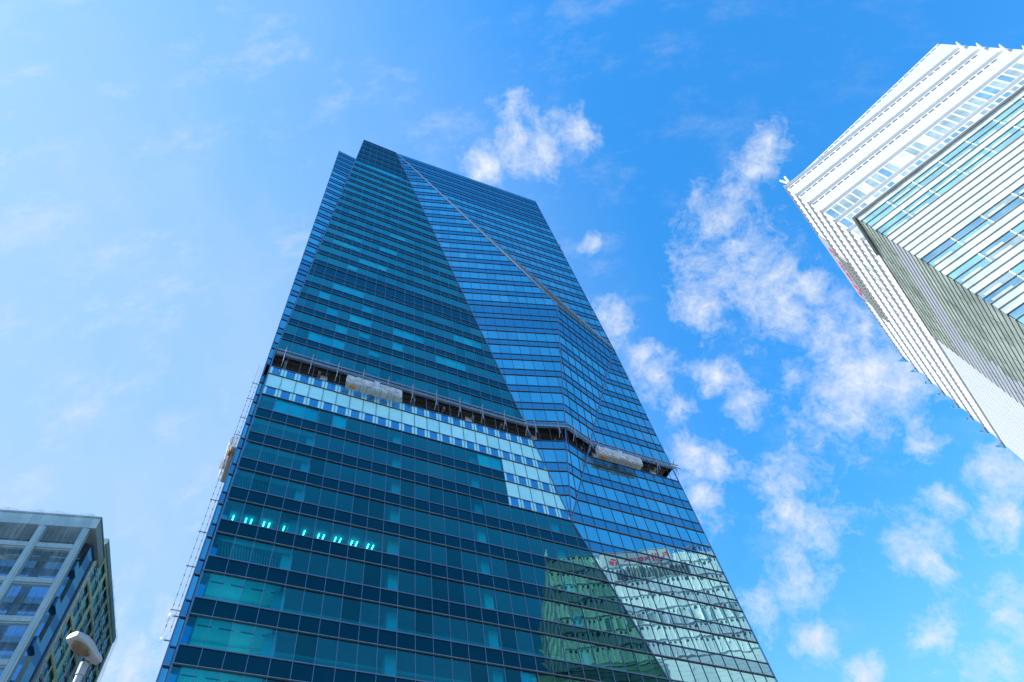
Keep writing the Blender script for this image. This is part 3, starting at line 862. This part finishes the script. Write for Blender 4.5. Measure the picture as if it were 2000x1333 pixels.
def white_lower():
    top = 71.99; n = 74
    rows = []
    for r in range(n):
        zt = top - 0.99 * r; zb = top - 0.99 * (r + 1)
        if zb < 0.5: break
        if r < 6: kind = ('pale', 'aqua', 'aqua')[r % 3]
        elif r < 10: kind = 'white'
        else: kind = ('pale', 'pale', 'win', 'win')[(r - 10) % 4]
        rows.append((zt, zb, kind))
    for face, fr, LEN, hv in (('F', LO_F, 46.0, HF), ('L', LO_L, 23.1, HL)):
        bandm = MB()
        for r, (zt, zb, kind) in enumerate(rows):
            mb = MB()
            e = -0.11
            dd = -e if face == 'F' else .05
            mb.box(fr.P(e, zt - .03, .01), hv * (LEN - e), fr.n * dd, Vector((0, 0, .055)), 'beige_fin' if face == 'F' else 'green_fin')
            mb.build('fin', white)
            if kind in ('white', 'pale'):
                m = 'white_panel' if kind == 'white' else 'pale_glass'
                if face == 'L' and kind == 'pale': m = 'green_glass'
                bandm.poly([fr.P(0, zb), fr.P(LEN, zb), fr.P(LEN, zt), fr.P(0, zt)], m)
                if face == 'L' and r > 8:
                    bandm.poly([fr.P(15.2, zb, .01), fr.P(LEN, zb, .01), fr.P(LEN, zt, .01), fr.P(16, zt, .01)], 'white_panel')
            else:
                step = 6.6 / 2; k = 0
                while k * step < LEN:
                    a, b = k * step + .05, min((k + 1) * step - .05, LEN)
                    m = 'aqua_glass' if kind == 'aqua' else random.choice(('sky_glass', 'sky_glass', 'aqua_glass', 'grey_window'))
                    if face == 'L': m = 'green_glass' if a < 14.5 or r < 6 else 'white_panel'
                    # a pale pelmet strip behind the top of each pane
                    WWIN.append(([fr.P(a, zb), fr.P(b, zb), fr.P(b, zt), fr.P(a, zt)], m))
                    if face == 'F':
                        bandm.box(fr.P(b, zb, -.02), hv * .1, fr.n * .07, Vector((0, 0, zt - zb)), 'white_fin')
                        if random.random() < .6:
                            bandm.box(fr.P(a + .3, zb + .12, .012), hv * (b - a - .6) * random.uniform(.6, 1), fr.n * .01, Vector((0, 0, .3)), 'pale_glass')
                    k += 1
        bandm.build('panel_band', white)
    mb = MB(); Z = Vector((0, 0, 1))
    p = LO_F.P(-.4, top + .04, .4)
    mb.box(p, HF * 47, -NF * 6.9, Z * .14, 'white_panel'); mb.box(LO_L.P(.0, top + .04, .12), HL * 23.2, -NL * .3, Z * .12, 'white_panel')
    mb.build('coping', white)
    mb = MB(); mb.poly([LO_L.P(23.1, 0), LO_L.P(23.1, top), LO_L.P(23.1, top, -2), LO_L.P(23.1, 0, -2)], 'white_panel'); mb.build('end_wall', white)
white_lower()
emit_cells(WWIN, 'window', 'windows', white)
def text_mesh(body, size):
    cu = bpy.data.curves.new('lettering', 'FONT'); cu.body = body; cu.size = size; cu.extrude = 0.012; cu.offset = size * .014
    o = bpy.data.objects.new('lettering', cu); COL.objects.link(o)
    dg = bpy.context.evaluated_depsgraph_get(); me = bpy.data.meshes.new_from_object(o.evaluated_get(dg))
    bpy.data.objects.remove(o); bpy.data.curves.remove(cu)
    return me
def sign():
    board_a, board_b = 10.6, 26.0
    o = UP_L.P(26.0, 93.9, .80)
    t = thing('roof_sign', 'white sign board with red lettering on the left face of the white office', 'sign', UP_L.P(17, 93.8, .8))
    mb = MB(); mb.box(UP_L.P(board_a, 93.75, .16), HL * (board_b - board_a), NL * .08, Vector((0, 0, 3.1)), 'white_panel'); mb.build('board', t)
    me = text_mesh('FUJI xerox', 2.3)
    xs = [v.co.x for v in me.vertices]; w = max(xs) - min(xs); x0 = min(xs)
    sx = 9.6 / w
    M = Matrix(((-HL.x, 0, NL.x, 0), (-HL.y, 0, NL.y, 0), (0, 1, 0, 0), (0, 0, 0, 1)))
    base = UP_L.P(25.0, 94.35, .27)
    loc = t.location
    for v in me.vertices:
        q = Vector(((v.co.x - x0) * sx, v.co.y, v.co.z)); v.co = M.to_3x3() @ q + base - loc
    me.materials.clear(); me.materials.append(MATS['sign_red'])
    ob = bpy.data.objects.new('lettering', me); COL.objects.link(ob); ob.parent = t
    mb = MB(); c = UP_L.P(13.4, 94.9, .21); R = 0.95
    x, y, nn = -HL, Vector((0, 0, 1)), NL
    def disc(cx, cy, r, m, lift, a0=0, a1=2 * math.pi):
        N = 28
        pts = [c + x * (cx + r * math.cos(a0 + (a1 - a0) * k / N)) + y * (cy + r * math.sin(a0 + (a1 - a0) * k / N)) + nn * lift for k in range(N + 1)]
        mb.poly(pts[:-1] if a1 - a0 > 6 else pts, m)
    disc(0, 0, R, 'sign_red', .05)
    for a in (.6, 2.7, 4.8):      # pale bands crossing the red ball
        d = Vector((math.cos(a), math.sin(a)))
        p = [(d * .05), (d * R * 1.02)]; q = Vector((-d.y, d.x)) * .10
        pts = [p[0] - q, p[1] - q * 1.6, p[1] + q * 1.6, p[0] + q]
        mb.poly([c + x * k.x + y * k.y + nn * .07 for k in pts], 'white_panel')
    mb.build('emblem', t)
sign()
def loudspeaker():
    b = UP_F.P(.9, 97.4, -.3); t = thing('roof_antenna', 'small white twin antenna standing on the white roof corner', 'antenna', b)
    Z = Vector((0, 0, 1)); mb = MB(); mb.tube([b - Z * .3, b + Z * 1.2], .09, 'galvanised', 8); mb.build('mast', t)
    for k in (-1, 1):
        mb = MB(); mb.tube([b + Z * 1.0 + HF * .12 * k, b + Z * 2.9 + HF * .42 * k], .17, 'white_fin', 8); mb.build('panel_antenna', t)
    mb = MB(); mb.box(b + HF * .4 - Z * .3, HF * .5, -NF * .4, Z * .7, 'white_fin'); mb.build('cabinet', t)
loudspeaker()

# ------------------------------------------------------------------ netted block at lower left
LF = Vector((0.906, 0.424, 0)).normalized(); LR = Vector((-0.424, 0.906, 0)).normalized()
K2 = Vector((-43.44, 41.39, 0)); NLF = Vector((LR.x, LR.y, 0)) * -1; NLR = LF
FF = Frame(K2, -LF, NLF); RF = Frame(K2, LR, NLR)
left = thing('netted_office', 'grey framed glass office block under netting, at the lower left', 'building', K2)
def left_block():
    Z = Vector((0, 0, 1)); W = 20.5; ROOF = 54.47
    floors = [ROOF - 3.4 - 3.92 * k for k in range(13)]      # tops of the beams
    # columns and beams of the outer frame
    cols = [0.55, 4.25, 8.1, 11.95, 15.8, 19.6]
    for s in cols:
        ht = 53.0 if s < 9 else 51.0
        mb = MB(); mb.box(FF.P(s - .33, 0, .0), -LF * .60, NLF * .55, Z * ht, 'concrete')
        mb.box(FF.P(s - .16, 0, .55), -LF * .32, NLF * .05, Z * ht, 'concrete'); mb.build('column', left)
    for z in floors:
        mb = MB()
        for i, s in enumerate(cols[:-1]):
            a = s + .33; b = cols[i + 1] - .33
            mb.box(FF.P(a, z - .5, .02), -LF * (b - a), NLF * .45, Z * .5, 'concrete')
            mb.box(FF.P(a, z - .62, .02), -LF * (b - a), NLF * .30, Z * .12, 'concrete')
        mb.build('beam', left)
    # roof slab
    mb = MB(); mb.box(FF.P(-.3, 53.05, .62), -LF * 9.1, -NLF * 5.5, Z * 1.42, 'concrete')
    mb.box(FF.P(-.36, 54.3, .68), -LF * 9.2, -NLF * 5.6, Z * .2, 'roof_grey'); mb.build('roof_slab', left)
    mb = MB(); mb.box(FF.P(8.85, 51.1, .5), -LF * 11.7, -NLF * 8, Z * .5, 'concrete'); mb.build('roof_slab', left)
    # recessed glazing
    rc = -1.5; pz = []
    for i, z in enumerate([ROOF - .4] + floors):
        s_max = 8.6 if i == 0 else W
        nz = ([ROOF - .4] + floors)[i + 1] if i < len(floors) else 0
        if i == 0:
            segs = [(z - 1.0, nz, 'left_dark')]
        else:
            segs = [(z - .5, z - 1.35, 'left_dark'), (z - 1.35, z - 2.25, 'left_blue'), (z - 2.25, z - 3.05, 'left_dark'), (z - 3.05, nz - .5, 'left_blue')]  # top dark band: shade below beam and netting, put into the glass colour
        k = 0
        for zt, zb, m in segs:
            s = .5
            while s < s_max:
                pz.append(([FF.P(s, zb, rc), FF.P(s + 1.9, zb, rc), FF.P(s + 1.9, zt, rc), FF.P(s, zt, rc)], m)); s += 1.925
    # ledges of the stepped side bays
    for z in floors[:10]:
        mb = MB()
        mb.box(FF.P(-.02, z - 2.25, -1.5), LF * -.55 * 1.0, NLF * 1.3, Z * .9, 'left_blue'); mb.build('bay', left)
    # right hand side: glass corner then the beige grid
    mb = MB(); mb.poly([RF.P(1.2, 0, .0), RF.P(4.0, 0, .0), RF.P(4.0, 53, .0), RF.P(1.2, 53, .0)], 'left_blue'); mb.build('corner_glass', left)
    mb = MB(); mb.bar(RF.P(3.4, 0, .08), RF.P(3.4, 52.5, .08), .25, .2, 'lamp_grey'); mb.build('downpipe', left)
    E = 19.5; TOP = 56.0
    sg = [4.0 + (E - 4.0) / 8 * k for k in range(9)]
    for i, s in enumerate(sg):
        mb = MB(); big = i % 2 == 0
        w, d = (.34, .14) if big else (.15, .08)
        mb.box(RF.P(s - w / 2, 0, 0), LR * w, LF * d, Z * (TOP - .6), 'beige_frame'); mb.build('mullion', left)
    z = TOP - .7; k = 0
    while z > 2:
        mb = MB(); big = k % 2 == 0
        w, d = (.42, .12) if big else (.12, .06)
        mb.box(RF.P(4.0, z - w, 0), LR * (E - 4.0), LF * d, Z * w, 'beige_frame'); mb.build('transom', left)
        for i in range(8):
            m = 'left_teal' if (i % 3) else 'left_blue'
            pz.append(([RF.P(sg[i], z - 1.96, -.1), RF.P(sg[i + 1], z - 1.96, -.1), RF.P(sg[i + 1], z, -.1), RF.P(sg[i], z, -.1)], m))
        z -= 1.96; k += 1
    emit_cells(pz, 'window', 'windows', left)
    mb = MB(); mb.box(RF.P(3.9, TOP - .7, .25), LR * (E - 3.8), -LF * 12, Z * .7, 'concrete'); mb.build('parapet', left)
    mb = MB()
    mb.poly([RF.P(E, 0), RF.P(E, TOP), RF.P(E, TOP) - LF * 20, RF.P(E, 0) - LF * 20], 'concrete')
    mb.poly([FF.P(W, 0), FF.P(W, 53), FF.P(W, 53) + LR * 19, FF.P(W, 0) + LR * 19], 'concrete'); mb.build('rear_wall', left)
left_block()
def nets():
    rr = random.Random(5); Z = Vector((0, 0, 1))
    def net(fr, s0, s1, z0, z1, off, label, sag=.18):
        hv = fr.h; t = None
        mb = MB(); N = 18; M = 30; g = []
        ph = rr.uniform(0, 6)
        for i in range(N + 1):
            row = []
            for j in range(M + 1):
                s = s0 + (s1 - s0) * i / N; z = z0 + (z1 - z0) * j / M
                o = off + sag * math.sin(s * 2.3 + ph + z * .05) * (.35 + .65 * abs(math.sin(z * .8))) + rr.uniform(-.02, .02)
                row.append(fr.P(s, z, o))
            g.append(row)
        for i in range(N):
            for j in range(M):
                mb.poly([g[i][j], g[i + 1][j], g[i + 1][j + 1], g[i][j + 1]], 'net')
        tag(mb.build('safety_net', None, True), label, 'net', 'safety nets hung over the lower left block')
    net(FF, .05, 4.3, 5, 54.2, 1.25, 'dark translucent net over the right hand bay of the netted block')
    net(FF, 4.35, 8.2, 5, 54.2, 1.25, 'dark translucent net over the bay left of the first column')
    net(FF, 8.25, 12.2, 5, 53.2, 1.25, 'dark translucent net at the left edge of the photo')
    net(RF, 9.0, 19.4, 42, 55.4, .62, 'grey net over the upper right of the beige grid side', .08)
nets()

# ------------------------------------------------------------------ street lamp
def lamp():
    base = Vector((-7.17, 7.85, 0)); Z = Vector((0, 0, 1)); top = 8.42
    t = thing('street_lamp', 'grey street lamp head on a pole in front of the netted block', 'street lamp', base)
    mb = MB(); mb.tube([base + Z * 0, base + Z * 1.2, base + Z * 1.25, base + Z * top], [.10, .10, .07, .048], 'lamp_grey', 16)
    mb.tube([base, base + Z * .03], [.2, .2], 'lamp_grey', 16); mb.build('pole', t, False)
    tip = Vector((-7.12, 7.34, 8.56)); rear = Vector((-7.02, 7.93, 8.50))
    ax = (tip - rear); L = ax.length; ax.normalize(); sd = ax.cross(Z).normalized(); up = sd.cross(ax)
    # loft of the housing: (along, half width, underside, upper side)
    SCL = .86
    prof = [(a_, w_ * SCL, l_ * SCL, h_ * SCL) for a_, w_, l_, h_ in ((0, .07, -.035, .06), (.05, .085, -.045, .08), (.16, .09, -.05, .10), (.28, .12, -.055, .125), (.42, .15, -.06, .135), (.56, .155, -.06, .125), (.68, .13, -.045, .10), (.74, .105, -.02, .075))]
    mb = MB(); rings = []
    for a, w, lo, hi in prof:
        c = rear + ax * (a * L / .74); r = []
        for q in range(16):
            an = 2 * math.pi * q / 16; ca, sa = math.cos(an), math.sin(an)
            ex = 0.6
            xx = math.copysign(abs(ca) ** ex, ca) * w; yy = math.copysign(abs(sa) ** ex, sa); yy = yy * (hi if yy > 0 else -lo)
            r.append(c + sd * xx + up * yy)
        rings.append(r)
    for a, b in zip(rings, rings[1:]):
        for q in range(16): mb.poly([a[q], b[q], b[(q + 1) % 16], a[(q + 1) % 16]], 'lamp_grey')
    mb.poly(rings[0], 'lamp_grey'); mb.poly(list(reversed(rings[-1])), 'lamp_grey'); housing = mb.build('housing', t, False)
    # bowl under the head
    mb = MB(); c = rear + ax * (.46 * L / .74) - up * .05; R = []
    for i in range(5):
        a = i / 4 * math.pi / 2; R.append([c + ax * .17 * math.cos(a) * math.cos(q * math.pi / 10) + sd * .105 * math.cos(a) * math.sin(q * math.pi / 10) - up * .06 * math.sin(a) for q in range(20)])
    for a, b in zip(R, R[1:]):
        for q in range(20): mb.poly([a[q], a[(q + 1) % 20], b[(q + 1) % 20], b[q]], 'lamp_inside')
    mb.build('lens', housing, True)
    mb = MB(); mb.tube([base + Z * (top - .15), base + Z * (top + .04)], [.06, .065], 'lamp_grey', 14); mb.build('collar', t, False)
lamp()
